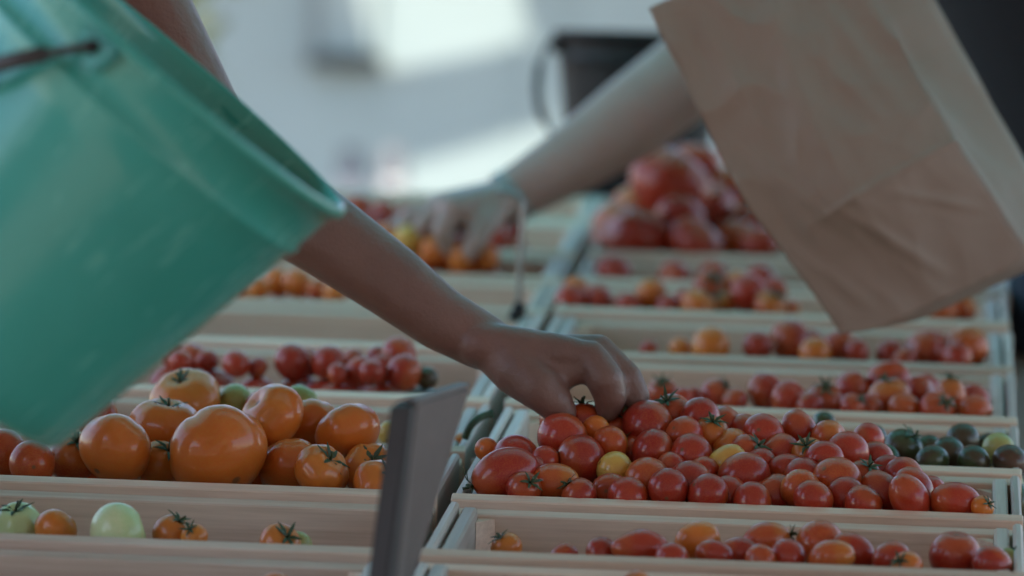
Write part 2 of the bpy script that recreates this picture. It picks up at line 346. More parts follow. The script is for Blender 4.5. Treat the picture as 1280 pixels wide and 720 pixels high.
# ------------------------------------------------------------------ crates
ROWV = [-.72, -.485, -.243, 0, .225, .4915, .8015, 1.076, 1.3147, 1.5216, 1.82, 2.08]    # front of rows -2..; index = row+3... see below
def vrow(k): return ROWV[k+3] if k >= -2 else ROWV[0]
CRLAB = {}
def crate(side, row, label):
    u0, u1 = (0.0, .5) if side == 'R' else (-.512, -.012)
    v0, v1 = vrow(row-1+0), vrow(row)            # row 1 starts at v=0
    j = rnd.uniform(-.003, .003); u0 += j; u1 += j
    v0 += .002; v1 -= .003
    e = empty('wooden_crate', ST @ Matrix.Translation((u0, v0, 0)) @ Matrix.Rotation(R(rnd.uniform(-.22, .22)), 4, 'Z')); tag(e, label, 'crate', 'wooden crates in two columns on the sloping table')
    X, Y = u1-u0, v1-v0
    lift = rnd.uniform(-.003, .003); bk = -.009 + rnd.uniform(-.002, .002)
    rim_board('front_board', (0, 0, -.064), (X, .0112, lift), .0042, WOOD, e)
    rim_board('back_board', (0, Y-.0112, -.064), (X, Y, bk), .0038, WOOD, e)
    for s in (0, 1):
        o0, o1 = (0.001, .0095) if s == 0 else (X-.0095, X-.001)
        i0, i1 = (.0125, .0255) if s == 0 else (X-.0255, X-.0125)
        box('end_board', (o0, .0115, -.062), (o1, Y-.0115, -.003+lift), WOOD_Y, e, .0022)
        box('end_batten', (i0, .0115, -.0605), (i1, Y-.0115, -.006), WOOD_Y, e, .0022)
        for (c0, c1) in ((.0115, .0295), (Y-.0295, Y-.0115)):
            x0, x1 = (i1+.0005, i1+.0155) if s == 0 else (i0-.0155, i0-.0005)
            bm = bmesh.new(); zz = -.016
            ax = x0 if s == 0 else x1; bx_ = x1 if s == 0 else x0
            cy, oy = (c0, c1) if c0 < .02 else (c1, c0)
            lo = [bm.verts.new(p) for p in ((ax, cy, -.0585), (bx_, cy, -.0585), (ax, oy, -.0585))]; hi = [bm.verts.new((v.co.x, v.co.y, zz)) for v in lo]
            bm.faces.new(lo); bm.faces.new(hi)
            for i in range(3): bm.faces.new((lo[i], lo[(i+1) % 3], hi[(i+1) % 3], hi[i]))
            bmesh.ops.recalc_face_normals(bm, faces=bm.faces); link('corner_post', to_mesh(bm, 'corner_post', WOOD), e)
    nf = 4; fw_ = (Y-.024)/nf
    for i in range(nf): box('floor_slat', (.026, .0118+i*fw_+.002, -.0665), (X-.026, .0118+(i+1)*fw_-.002, -.0600), WOOD, e, .001)
    return e
CD = {  # descriptions of the crates, by what they hold and stand beside
 'R-1': 'pale wooden crate at the lower edge on the bag side, mostly cut off', 'R0': 'pale wooden crate of mixed red and orange long tomatoes in front of the heaped one',
 'R1': 'pale wooden crate heaped with red tomatoes under the reaching brown hand', 'R2': 'pale wooden crate of dark green-black tomatoes just behind the heaped red ones',
 'R3': 'pale wooden crate of loose red tomatoes behind the dark green-black ones', 'R4': 'pale wooden crate of tomatoes right under the tip of the paper bag',
 'R5': 'pale wooden crate of red and orange tomatoes behind the paper bag tip', 'R6': 'pale wooden crate with few tomatoes in front of the big blurred heap',
 'R7': 'pale wooden crate holding the high heap of big red tomatoes', 'R8': 'pale wooden crate hidden behind the high heap of big tomatoes',
 'L-1': 'pale wooden crate cut off at the lower edge on the bucket side', 'L0': 'pale wooden crate of pale green and orange tomatoes in front of the big orange ones',
 'L1': 'pale wooden crate of big orange tomatoes below the green bucket', 'L2': 'pale wooden crate just behind the big orange tomatoes, few inside',
 'L3': 'pale wooden crate of small red tomatoes between bucket and brown forearm', 'L4': 'empty-looking pale wooden crate behind the small red tomatoes',
 'L5': 'pale wooden crate of small orange tomatoes seen between bucket and forearm', 'L6': 'pale wooden crate of orange tomatoes the pale hand reaches into',
 'L7': 'pale wooden crate of dark red tomatoes beyond the pale hand', 'L8': 'last pale wooden crate at the far end behind the pale hand'}
for kx, lab in CD.items(): crate(kx[0], int(kx[1:]), lab)

# ------------------------------------------------------------------ tomatoes
def fruit_mesh(name, kind, seed):
    r = random.Random(seed); bm = bmesh.new(); NS, NR = 28, 16
    lob = {'round': .012, 'beef': .085, 'plum': .012, 'pear': .02}[kind]; nl = r.choice((5, 6, 7))
    ph = r.random()*6; asp = {'round': .91+.06*r.random(), 'beef': .78+.06*r.random(), 'plum': 1.28+.1*r.random(), 'pear': 1.55}[kind]
    rows = []
    for i in range(1, NR):
        th = math.pi*i/NR; z = math.cos(th); rr = math.sin(th)
        if kind == 'pear': rr *= 1 - .30*max(0, z)**1.2
        if kind == 'plum': rr *= 1 - .06*max(0, z)
        dim = math.exp(-(th/.30)**2)*({'beef': .22, 'round': .12, 'plum': .05, 'pear': .03}[kind]) + math.exp(-((math.pi-th)/.22)**2)*.03
        row = []
        for j in range(NS):
            a = 2*math.pi*j/NS; L = 1 - lob*(1-abs(math.sin(nl*a/2+ph)))**2*1.6*(.25+.75*max(0, min(1, z+.5))) + .02*math.sin(a+ph*2) + .018*math.sin(2*a+ph)
            row.append(bm.verts.new((rr*math.cos(a)*L, rr*math.sin(a)*L, (z*asp - dim)*1.0)))
        rows.append(row)
    top = bm.verts.new((0, 0, asp - {'beef': .25, 'round': .14, 'plum': .06, 'pear': .04}[kind])); bot = bm.verts.new((0, 0, -asp+.03))
    for i in range(len(rows)-1):
        for j in range(NS): bm.faces.new((rows[i][j], rows[i+1][j], rows[i+1][(j+1) % NS], rows[i][(j+1) % NS]))
    for j in range(NS):
        bm.faces.new((top, rows[0][j], rows[0][(j+1) % NS])); bm.faces.new((bot, rows[-1][(j+1) % NS], rows[-1][j]))
    me = to_mesh(bm, name, None, True); me['top'] = top_z = asp - {'beef': .25, 'round': .14, 'plum': .06, 'pear': .04}[kind]
    return me, top_z
VAR = {}
for kd in ('round', 'beef', 'plum', 'pear'):
    for s in range(3):
        base, tz = fruit_mesh(kd, kd, s*7+3)
        for col, mt in FM.items():
            me = base.copy(); me.name = f'{col}_{kd}'; me.materials.append(mt); VAR[(kd, s, col)] = (me, tz)
def calyx_mesh(seed):
    r = random.Random(seed); bm = bmesh.new()
    for i in range(6):
        a = i*math.pi/3 + r.uniform(-.25, .25); L = r.uniform(.55, .85); up = r.uniform(.05, .4); dv = Vector((math.cos(a), math.sin(a), 0)); sd = Vector((-dv.y, dv.x, 0))
        p = [dv*.06, dv*L*.4 + Vector((0, 0, .10+up*.25)), dv*L*.75 + Vector((0, 0, .05+up*.6)), dv*L + Vector((0, 0, up*1.1-.05))]
        wd = [.06, .10, .065, .01]; c = [[bm.verts.new(q + sd*x + Vector((0, 0, .03 if x == 0 else 0))) for x in (-wd[t], 0, wd[t])] for t, q in enumerate(p)]
        for t in range(3):
            for m in range(2): bm.faces.new((c[t][m], c[t][m+1], c[t+1][m+1], c[t+1][m]))
    bx = r.uniform(-.25, .25)
    bm_tube(bm, [(0, 0, -.03), (bx*.3, 0, .2), (bx, .05, .42)], [.07, .05, .06], 7)
    return to_mesh(bm, 'calyx', CALYX, True)
CAL = [calyx_mesh(i) for i in range(4)]

PHR = {'R-1': 'at the lower photo edge, bag side', 'R0': 'in the crate before the heaped one', 'R1': 'of the heap under the brown hand', 'R2': 'in the crate behind the heaped one',
 'R3': 'in the crate behind the dark tomatoes', 'R4': 'in the crate under the bag tip', 'R5': 'in the crate behind the bag tip', 'R6': 'in the crate before the big blurred heap',
 'R7': 'in the high blurred heap beside the bag', 'L-1': 'at the lower photo edge, bucket side', 'L0': 'in the crate before the big orange ones', 'L1': 'in the big orange crate below the bucket',
 'L2': 'just behind the big orange crate', 'L3': 'in the small red row beside the bucket', 'L5': 'in the orange row above the forearm-side crate', 'L6': 'in the crate under the pale hand',
 'L7': 'in the crate beyond the pale hand'}
ORD = ['first', 'second', 'third', 'fourth', 'fifth', 'sixth', 'seventh', 'eighth', 'ninth', 'tenth', 'eleventh', 'twelfth', 'thirteenth', 'fourteenth', 'fifteenth', 'sixteenth', 'seventeenth', 'eighteenth', 'nineteenth', 'twentieth', 'twenty-first', 'twenty-second', 'twenty-third', 'twenty-fourth', 'twenty-fifth', 'twenty-sixth', 'twenty-seventh', 'twenty-eighth', 'twenty-ninth', 'thirtieth', 'thirty-first', 'thirty-second']
CNAME = {'red': 'red', 'orange': 'orange', 'tang': 'orange-red', 'yellow': 'yellow', 'dark': 'dark green-black', 'green': 'green', 'pale': 'pale yellow-green'}
# per crate: (photo x, photo y, width px, colour, shape, depth share 0 front .. 1 back, calyx?, axis angle deg or None)
r_, t_, o_, y_, d_, g_, p_ = 'red', 'tang', 'orange', 'yellow', 'dark', 'green', 'pale'
FR = {
'R1': [(644,573,54,r_,'round',.35,0),(631,593,58,r_,'plum',.12,1,200),(608,562,27,o_,'round',.3,0),(681,577,36,r_,'round',.5,0),(692,604,46,t_,'plum',.12,0,5),(726,577,60,r_,'round',.35,0),
 (703,547,58,r_,'round',.3,0),(699,524,46,t_,'round',.35,0),(745,538,34,o_,'round',.4,0),(768,536,38,r_,'round',.35,1),(762,556,42,t_,'round',.5,0),(768,587,42,y_,'round',.22,0),(810,534,62,r_,'round',.5,0),
 (786,514,44,r_,'round',.5,1),(841,518,46,r_,'round',.8,1),(816,564,50,r_,'round',.42,0),(809,600,54,t_,'round',.12,0),(763,617,46,r_,'round',.1,0),(864,571,50,r_,'round',.4,0),(862,606,54,r_,'round',.13,0),
 (889,543,42,t_,'round',.66,1),(906,531,44,r_,'round',.85,0),(915,560,46,t_,'round',.55,0),(907,583,42,y_,'plum',.35,0,50),(929,598,60,r_,'round',.22,0),(954,543,48,r_,'round',.7,0),(999,541,42,r_,'plum',.66,0,110),
 (974,567,48,r_,'round',.5,0),(1036,547,40,t_,'round',.8,0),(1004,597,46,r_,'round',.3,0),(1044,603,58,t_,'round',.15,0),(1059,567,50,r_,'round',.5,0),(1094,575,42,r_,'round',.6,0),(969,620,52,r_,'round',.1,0),
 (909,623,50,r_,'round',.1,0),(1017,625,46,r_,'round',.1,0),(1104,618,46,r_,'plum',.14,0,130),(1130,598,48,r_,'round',.4,0),(1079,630,44,r_,'round',.1,0),(1136,622,42,r_,'plum',.16,0,120),(1162,617,42,r_,'round',.3,0),
 (1194,629,46,r_,'plum',.12,0,170),(1228,634,26,o_,'round',.12,1),(1079,597,42,r_,'round',.4,1),(655,611,40,r_,'round',.12,1),(724,619,40,r_,'round',.12,1),(1012,569,40,t_,'round',.45,1),(880,590,36,r_,'round',.5,0),
 (950,583,40,r_,'round',.5,0),(1110,590,40,r_,'round',.5,0),(737,560,40,r_,'round',.62,0),(790,566,40,r_,'round',.55,1),(838,586,38,r_,'round',.35,0),(665,590,38,r_,'round',.3,0),(728,528,47,r_,'round',.5,1),(855,545,44,r_,'round',.6,0),(875,524,47,r_,'round',.8,0),(932,540,42,r_,'round',.8,0),(985,590,44,r_,'round',.4,0),(1030,575,44,r_,'round',.5,0),(1085,550,38,r_,'round',.7,0),(935,566,42,r_,'round',.6,1),(1058,622,47,r_,'round',.2,0),(835,612,47,r_,'round',.15,0),(940,628,47,r_,'round',.1,0),(1142,610,40,r_,'plum',.3,0,125),(785,622,47,r_,'round',.1,0),(885,618,47,r_,'round',.15,0),(1000,612,47,t_,'round',.15,0)],
'R0': [(800,686,52,r_,'pear',.35,0,178),(752,692,40,r_,'round',.4,0),(872,676,42,o_,'plum',.5,0,20),(893,694,34,r_,'plum',.25,0,165),(958,677,44,t_,'plum',.5,1,15),(1024,680,56,t_,'round',.5,0),(985,697,44,r_,'round',.25,0),
 (925,692,38,r_,'plum',.4,0,175),(1040,697,40,t_,'plum',.2,0,10),(1066,690,40,r_,'plum',.4,0,150),(1115,700,46,r_,'round',.25,0),(1134,708,36,o_,'round',.2,1),(1194,695,62,r_,'round',.4,0),(1240,707,48,r_,'round',.25,0),
 (1262,698,26,g_,'round',.5,1),(633,685,36,o_,'round',.6,1),(705,696,34,r_,'round',.4,0),(840,700,40,r_,'round',.2,0),(950,700,36,t_,'round',.2,0)],
'R2': [(1090,552,38,d_,'round',.5,0),(1129,560,46,d_,'round',.35,1),(1161,561,32,d_,'round',.55,0),(1186,567,40,d_,'round',.3,0),(1203,552,42,d_,'round',.65,0),(1236,557,30,d_,'round',.65,0),(1248,561,38,g_,'round',.4,0),
 (1263,577,40,d_,'round',.15,0),(1217,577,40,d_,'round',.15,0),(1165,577,40,d_,'round',.15,0),(1029,530,30,d_,'round',.7,0),(1060,558,34,d_,'round',.5,0),(1106,574,36,d_,'round',.2,0)],
'R3': [(828,491,36,r_,'round',.35,1),(866,497,26,r_,'round',.5,0),(896,494,38,r_,'round',.35,1),(957,492,46,r_,'round',.4,0),(986,501,44,r_,'round',.3,0),(1030,502,44,r_,'round',.35,1),(1065,486,42,r_,'round',.55,0),(1066,508,30,r_,'round',.2,1),
 (1110,477,50,r_,'round',.6,0),(1112,496,48,t_,'round',.35,1),(1150,490,38,r_,'round',.5,0),(1130,511,38,t_,'round',.2,0),(1156,486,34,r_,'round',.75,0),(1172,511,42,r_,'round',.18,1),(1188,496,36,t_,'plum',.4,1,90),(1216,503,40,r_,'round',.4,0),
 (1220,515,40,t_,'round',.2,0),(918,501,30,r_,'round',.3,0),(1087,511,32,r_,'round',.2,0),(1012,508,34,r_,'round',.25,0),(852,500,28,r_,'round',.3,0)],
'R4': [(888,433,46,o_,'round',.3,0),(947,433,36,r_,'round',.35,0),(987,426,48,r_,'round',.45,0),(1013,430,34,r_,'round',.6,0),(1018,441,38,o_,'round',.2,0),(1051,437,44,r_,'round',.35,0),(1071,441,30,r_,'round',.25,0),(1113,443,34,r_,'round',.3,0),
 (1155,441,50,r_,'round',.35,0),(1170,433,34,r_,'round',.65,0),(1207,435,52,t_,'round',.4,0),(1196,448,38,r_,'round',.18,0),(850,436,26,o_,'round',.4,0),(811,437,22,r_,'round',.5,0),(1130,450,30,r_,'round',.2,0)],
'R5': [(713,375,36,r_,'round',.3,0),(748,376,36,r_,'round',.35,0),(720,361,30,o_,'round',.5,0),(813,368,38,o_,'round',.4,0),(857,379,34,r_,'round',.25,0),(887,359,38,r_,'round',.55,1),(872,382,40,o_,'round',.25,1),(935,367,44,r_,'round',.3,0),
 (924,356,36,o_,'round',.6,0),(904,381,32,o_,'round',.3,1),(963,384,38,t_,'round',.25,1),(986,389,28,t_,'round',.25,0),(968,363,32,r_,'round',.6,0),(1178,388,36,t_,'round',.4,0),(1203,386,34,t_,'round',.45,0),(785,382,32,r_,'round',.25,0),(835,384,28,r_,'round',.2,0)],
'R6': [(766,343,46,r_,'round',.4,0),(843,349,42,r_,'round',.4,0),(890,343,34,r_,'round',.5,0),(950,350,36,r_,'round',.4,0)],
'R7': [(838,232,96,r_,'beef',.6,0),(795,300,80,r_,'beef',.25,0),(870,306,74,r_,'beef',.25,0),(922,306,62,t_,'beef',.3,0),(800,262,66,t_,'beef',.6,0),(880,262,76,r_,'beef',.55,0),(912,236,60,t_,'beef',.8,0),(850,272,60,r_,'beef',.4,0),(945,280,56,r_,'beef',.6,0),(868,204,60,r_,'beef',.9,0),(772,282,62,t_,'beef',.5,0),(765,300,50,r_,'beef',.3,0),(948,305,52,r_,'beef',.3,0)],
'R-1': [(795,736,40,o_,'round',.7,0),(620,742,34,g_,'round',.7,0)],
'L-1': [(345,738,46,o_,'round',.7,0)],
'L0': [(22,655,62,p_,'beef',.5,1),(70,662,54,o_,'round',.4,0),(148,666,74,p_,'round',.35,0),(215,668,50,o_,'round',.4,1),(243,671,34,o_,'round',.4,1),(350,680,52,o_,'round',.5,1),(372,682,36,g_,'round',.5,0)],
'L1': [(6,566,58,t_,'round',.45,0),(40,580,56,t_,'round',.25,0),(90,572,62,t_,'round',.5,1),(144,560,92,o_,'beef',.3,0),(208,533,90,o_,'beef',.75,1),(272,564,126,o_,'beef',.28,0),(340,520,88,o_,'beef',.8,0),(388,532,76,o_,'beef',.8,0),
 (435,540,84,o_,'beef',.62,0),(364,585,84,o_,'beef',.35,0),(402,588,72,o_,'beef',.3,1),(464,588,74,o_,'beef',.55,1),(472,606,66,o_,'beef',.15,1),(200,580,60,o_,'round',.4,1),(120,520,56,t_,'round',.85,0),(318,590,60,o_,'round',.6,0)],
'L2': [(231,500,92,o_,'beef',.3,1),(293,503,46,g_,'round',.35,0),(376,500,40,g_,'round',.35,0),(488,542,32,y_,'round',.35,0),(330,512,50,t_,'round',.3,0),(576,556,30,o_,'round',.3,0)],
'L3': [(215,441,32,r_,'round',.55,0),(241,446,32,r_,'round',.5,0),(226,453,30,r_,'round',.35,0),(259,451,26,r_,'round',.45,0),(295,455,32,r_,'round',.35,0),(322,460,24,r_,'round',.35,0),(365,453,42,r_,'round',.4,0),(386,453,34,r_,'round',.55,0),
 (411,453,40,r_,'round',.4,0),(441,450,28,r_,'round',.55,0),(422,468,26,r_,'round',.2,0),(450,465,36,r_,'round',.25,0),(473,448,30,r_,'round',.55,0),(499,443,40,r_,'round',.5,0),(505,466,42,r_,'round',.25,0),(480,461,34,r_,'round',.4,0),(534,473,26,d_,'round',.3,1),(465,466,30,r_,'round',.2,0)],
'L5': [(322,360,32,o_,'round',.4,0),(346,352,38,o_,'round',.55,0),(372,354,38,o_,'round',.5,0),(397,361,30,t_,'round',.45,0),(418,366,30,o_,'round',.4,0),(300,352,30,o_,'round',.6,0)],
'L6': [(478,298,36,o_,'round',.6,0),(520,300,38,y_,'round',.7,0),(548,296,32,o_,'round',.85,0),(560,325,38,o_,'round',.4,0),(530,330,36,t_,'round',.35,0),(590,335,34,t_,'round',.35,0),(500,318,34,t_,'round',.5,0),(610,322,32,r_,'round',.6,0),(575,308,32,r_,'round',.75,0),(510,299,36,y_,'round',.3,0),(543,312,38,o_,'round',.25,0),(484,296,34,o_,'round',.3,0),(607,322,34,o_,'round',.25,0),(576,322,36,o_,'round',.2,0)],
'L7': [(447,262,38,r_,'round',.5,0),(480,268,36,r_,'round',.45,0),(510,274,36,r_,'round',.4,0),(622,300,34,r_,'round',.2,0),(545,276,34,r_,'round',.4,0),(465,280,32,r_,'round',.3,0),(640,285,30,r_,'round',.4,0)],
}
def bounds(cr):
    v0, v1 = vrow(int(cr[1:])-1), vrow(int(cr[1:])); return v0+.011, v1-.012
FLOOR = -.0600
def place(cr):
    va, vb = bounds(cr); it = []
    for f in FR[cr]:
        px, py, dp, col, shp, t, cal = f[:7]; ang = f[7] if len(f) > 7 else None
        if cr == 'R1': t = min(.85, .08 + (622-py)/105*.62 + (.05 if t > .5 else 0))
        it.append(dict(px=px, py=py, dp=dp*(1.15 if cr == 'R1' else 1.12 if cr[0] == 'R' or cr == 'L3' else 1.04), col=col, shp=shp, v=va+(vb-va)*t, cal=cal, ang=ang))
    def upd(a):
        p = V(a['px'], a['py'], a['v']); dep = (p-CS).dot(FS); a['r'] = a['dp']*dep/F_PX/2
        lo, hi = va+a['r'], vb-a['r']
        if hi < lo: lo = hi = (va+vb)/2
        v = min(max(a['v'], lo), hi)
        if abs(v-a['v']) > 1e-6: a['v'] = v; p = V(a['px'], a['py'], v)
        if p.z < FLOOR+a['r']*.9: p.z = FLOOR+a['r']*.9
        a['p'] = p
    for a in it: upd(a)
    for _ in range(160):
        for i in range(len(it)):
            for j in range(i):
                a, b = it[i], it[j]; d = a['p']-b['p']; need = (a['r']+b['r'])*.94; L = d.length
                if L < need:
                    s = 1 if d.y > 0 or (d.y == 0 and i % 2) else -1
                    lat2 = L*L - d.y*d.y; tgt = math.sqrt(max(0, need*need-lat2)); mv = (tgt-abs(d.y))*.25
                    a['v'] += s*mv; b['v'] -= s*mv; upd(a); upd(b)
    return it
def sdir(ax, ay, az):        # image-right, image-up, towards-camera -> world
    return (RW*ax + UW*ay - FW*az).normalized()
count = 0
for cr in FR:
    its = place(cr); fill = []
    for a in its:                      # fruit underneath that carries the upper ones
        p, r0 = a['p'].copy(), a['r']
        for _ in range(2):
            if p.z - r0 < FLOOR+.022: break
            rf = min(.024 if cr not in ('L1', 'R7') else .036, max(.012, (p.z-r0-FLOOR)*.55))
            if any(b is not a and b['p'].z < p.z-.005 and (b['p']-p).length < (b['r']+r0)*1.12 for b in its+fill): break
            va, vb = bounds(cr)
            c = Vector((p.x+rnd.uniform(-.008, .008), min(max(p.y+rnd.uniform(-.004, .012), va+rf), vb-rf), max(FLOOR+rf*.92, p.z-(r0+rf)*.95)))
            if any((b['p']-c).length < (b['r']+rf)*.72 for b in its+fill if b is not a): break
            nb = dict(p=c, r=rf, col=a['col'] if a['col'] != 'yellow' else 'red', shp='round', cal=0, ang=None, hid=1); fill.append(nb); p, r0 = c, rf
    tiers = {}
    many = len(its) > 22
    for a in its:
        tier = ''
        if many: tier = 'lower ' if a['py'] > 588 else ('middle ' if a['py'] > 556 else 'upper ')
        a['tier'] = tier; tiers.setdefault((tier, a['col']), []).append(a)
    for key, L in tiers.items():
        L.sort(key=lambda a: a['px'])
        for i, a in enumerate(L):
            nm = f"{CNAME[a['col']]} {'plum ' if a['shp'] in ('plum', 'pear') else ''}tomato"
            tr = f", {key[0]}tier" if key[0] else ''
            if len(L) == 1: a['label'] = f"only {nm} {PHR[cr]}{tr}"
            else: a['label'] = f"{nm} {PHR[cr]}{tr}, {ORD[i]} such from left"
    for a in its+fill:
        kd = a['shp']; me, tz = VAR[(kd, rnd.randrange(3), a['col'])]
        if a['ang'] is not None:
            axis = sdir(math.cos(R(a['ang'])), math.sin(R(a['ang'])), rnd.uniform(-.15, .35))
        elif a['cal']: axis = sdir(rnd.uniform(-.7, .7), rnd.uniform(.35, 1), rnd.uniform(-.1, .8))
        else: axis = sdir(rnd.uniform(-1, 1), rnd.uniform(-.5, 1), rnd.uniform(-1, .6))
        if kd == 'beef' and not a['cal']: axis = sdir(rnd.uniform(-.6, .6), rnd.uniform(.4, 1), rnd.uniform(-.6, .3))
        q = axis.to_track_quat('Z', 'Y') @ Quaternion((0, 0, 1), rnd.uniform(0, 6.28))
        s = a['r']*(1.0 if kd != 'pear' else .85)
        jit = Vector((rnd.uniform(.96, 1.03), rnd.uniform(.96, 1.03), rnd.uniform(.96, 1.03)))
        o = link('tomato', me); o.matrix_world = Matrix.LocRotScale(ST @ a['p'], q, jit*s)
        nm = {'L1': 'big orange tomatoes', 'R7': 'big blurred tomatoes'}.get(cr, 'tomatoes') + ' ' + PHR[cr]
        if a.get('hid'): tag(o, f"tomato buried beneath the others {PHR[cr]}", 'tomato', 'buried ' + nm)
        else: tag(o, a['label'], 'tomato', nm)
        if a['cal']:
            cs = min(1.0, .020/a['r']*1.15); link('calyx', CAL[rnd.randrange(4)], o, Matrix.Translation((0, 0, tz)) @ Matrix.Scale(cs, 4) @ Matrix.Rotation(rnd.uniform(0, 6), 4, 'Z'))
        count += 1
print('tomatoes', count)

# a long dry stalk lying over the crate end
pts = [VW(581, 548, .27), VW(588, 533, .27), VW(600, 522, .28), VW(614, 517, .29)]
tag(tube('vine_stalk', spline(pts, 4), [.0035]*12+[.0045], CALYX), 'dark curved tomato stalk on the crate end beside the upright board', 'stalk')

# ------------------------------------------------------------------ upright board in the foreground
def prism(name, quad, thick, dirv, mat, parent=None, bev=.002):
    bm = bmesh.new(); vs = [bm.verts.new(p) for p in quad]; f = bm.faces.new(vs); ex = bmesh.ops.extrude_face_region(bm, geom=[f])
    bmesh.ops.translate(bm, vec=dirv*thick, verts=[x for x in ex['geom'] if isinstance(x, bmesh.types.BMVert)]); bmesh.ops.recalc_face_normals(bm, faces=bm.faces)
    if bev: bmesh.ops.bevel(bm, geom=list(bm.edges), offset=bev, segments=2, affect='EDGES')
    return link(name, to_mesh(bm, name, mat), parent)
sg = empty('price_board', Matrix.Translation(D(530, 730, 3.75))); tag(sg, 'blurred upright grey board with dark edge standing between the crate columns', 'board')
iv = sg.matrix_world.inverted()
qd = [iv @ p for p in (D(522, 503, 3.66), D(588, 484, 3.86), D(500, 780, 3.80), D(488, 790, 3.64))]
nrm = (qd[1]-qd[0]).cross(qd[3]-qd[0]).normalized(); nrm = nrm if nrm.dot(FW) > 0 else -nrm
prism('panel', qd, .016, nrm, GREYW, sg)
qe = [iv @ p for p in (D(513, 510, 3.645), D(521, 503, 3.66), D(489, 790, 3.64), D(475, 790, 3.63))]
prism('edge_strip', qe, .016, nrm, SLATE, sg)
qt = [iv @ p for p in (D(522, 499, 3.655), D(588, 479, 3.86), D(588, 483.4, 3.86), D(522, 502.4, 3.655))]
prism('top_trim', qt, .010, nrm, GREYW, sg, .0005)

# bent steel rod with clip
rd = empty('sign_rod', Matrix.Translation(VW(648, 392, 1.05))); tag(rd, 'thin bent steel sign rod clipped to a crate behind the brown wrist', 'rod')
iv = rd.matrix_world.inverted()
tube('rod', [iv @ p for p in spline([VW(648, 396, 1.05), VW(650, 340, 1.05), VW(653, 285, 1.05), VW(653, 258, 1.05), VW(647, 246, 1.05), VW(636, 240, 1.05), VW(622, 240, 1.05)], 5)], .0032, STEEL, rd)
tube('clip', [iv @ VW(641, 400, 1.045), iv @ VW(652, 380, 1.045)], .007, BLACK_P, rd)
tube('clip', [iv @ VW(652, 400, 1.05), iv @ VW(648, 386, 1.05)], .006, BLACK_P, rd)

# ------------------------------------------------------------------ buckets
def bucket(name, C, axis, side, Rr, Rb, H, mat, label, ear_ang, bail_dir, bail_len, bulge=0):
    e = empty(name); z = axis.normalized(); x = (side - z*side.dot(z)).normalized(); y = z.cross(x)
    e.matrix_world = Matrix.Translation(C - z*H) @ Matrix((x, y, z)).transposed().to_4x4(); tag(e, label, 'bucket')
    prof = [(0, 0), (Rb*.8, .002), (Rb*.96, .0), (Rb, .006)]
    for i in range(1, 12):
        t = i/12; prof.append((Rb + (Rr-.004-Rb)*t, .006 + (H-.010-.006)*t))
        if i == 10: prof += [(Rb + (Rr-.004-Rb)*.85+.0025, .006+(H-.016)*.85), (Rb+(Rr-.004-Rb)*.862+.0025, .006+(H-.016)*.862), (Rb+(Rr-.004-Rb)*.87, .006+(H-.016)*.87)]
    prof += [(Rr-.004, H-.010), (Rr+.0005, H-.009), (Rr+.002, H-.0045), (Rr+.0005, H-.001), (Rr-.002, H), (Rr-.004, H-.002), (Rr-.007, H-.012), (Rb-.002, .010), (0, .008)]
    bm = bmesh.new(); N = 72; rings = []
    for (r, h) in prof:
        rings.append([bm.verts.new((r*math.cos(2*math.pi*k/N), r*math.sin(2*math.pi*k/N), h)) for k in range(N)] if r > 0 else [bm.verts.new((0, 0, h))])
    for a, b in zip(rings, rings[1:]):
        for k in range(N):
            if len(a) == 1: bm.faces.new((a[0], b[(k+1) % N], b[k]))
            elif len(b) == 1: bm.faces.new((a[k], a[(k+1) % N], b[0]))
            else: bm.faces.new((a[k], a[(k+1) % N], b[(k+1) % N], b[k]))
    bmesh.ops.recalc_face_normals(bm, faces=bm.faces)
    link('body', to_mesh(bm, 'body', mat, True), e)
    inv3 = e.matrix_world.to_3x3().inverted(); bd = (inv3 @ bail_dir).normalized()
    ears = []
    for s in (0, math.pi):
        a = ear_ang + s; dr = Vector((math.cos(a), math.sin(a), 0)); tn = Vector((-dr.y, dr.x, 0)); c = dr*(Rr+.002) + Vector((0, 0, H-.019))
        bm = bmesh.new()
        vs = [bm.verts.new(c + tn*dx + Vector((0, 0, dz)) + dr*dd) for dd in (-.010, .002) for dx, dz in ((-.018, .010), (.018, .010), (.013, -.014), (-.013, -.014))]
        for f in ((0, 1, 2, 3), (7, 6, 5, 4), (0, 4, 5, 1), (1, 5, 6, 2), (2, 6, 7, 3), (3, 7, 4, 0)): bm.faces.new([vs[i] for i in f])
        bmesh.ops.recalc_face_normals(bm, faces=bm.faces); bmesh.ops.bevel(bm, geom=list(bm.edges), offset=.003, segments=2, affect='EDGES')
        ear = link('ear', to_mesh(bm, 'ear', mat), e)
        bm = bmesh.new(); bm_tube(bm, [c-dr*.004, c+dr*.007], .0055, 12); link('pin', to_mesh(bm, 'pin', BLACK_P, True), ear)
        ears.append(c+dr*.008)
    m = (ears[0]+ears[1])/2; h = (ears[0]-ears[1])/2; bd = (bd - h.normalized()*bd.dot(h.normalized())).normalized()
    arc = [m + h*math.cos(math.pi*k/28)*(1+bulge*math.sin(math.pi*k/28)**.6) + bd*bail_len*math.sin(math.pi*k/28)**.8 for k in range(29)]
    hb = link('handle', None, e) if False else None
    bm = bmesh.new(); bm_tube(bm, arc, .0032, 8); link('bail', to_mesh(bm, 'bail', GRIP, True), e)
    bm = bmesh.new(); bm_tube(bm, arc[1:6], .0062, 10); link('sleeve', to_mesh(bm, 'sleeve', GRIP, True), e)
    bm = bmesh.new(); bm_tube(bm, arc[11:18], .011, 12); link('grip', to_mesh(bm, 'grip', GRIP, True), e)
    return e, [e.matrix_world @ p for p in arc]
dB = 3.62; pm = F_PX/dB
axis = RW*.653 + UW*.757 - FW*.062
side = RW*.757 - UW*.653
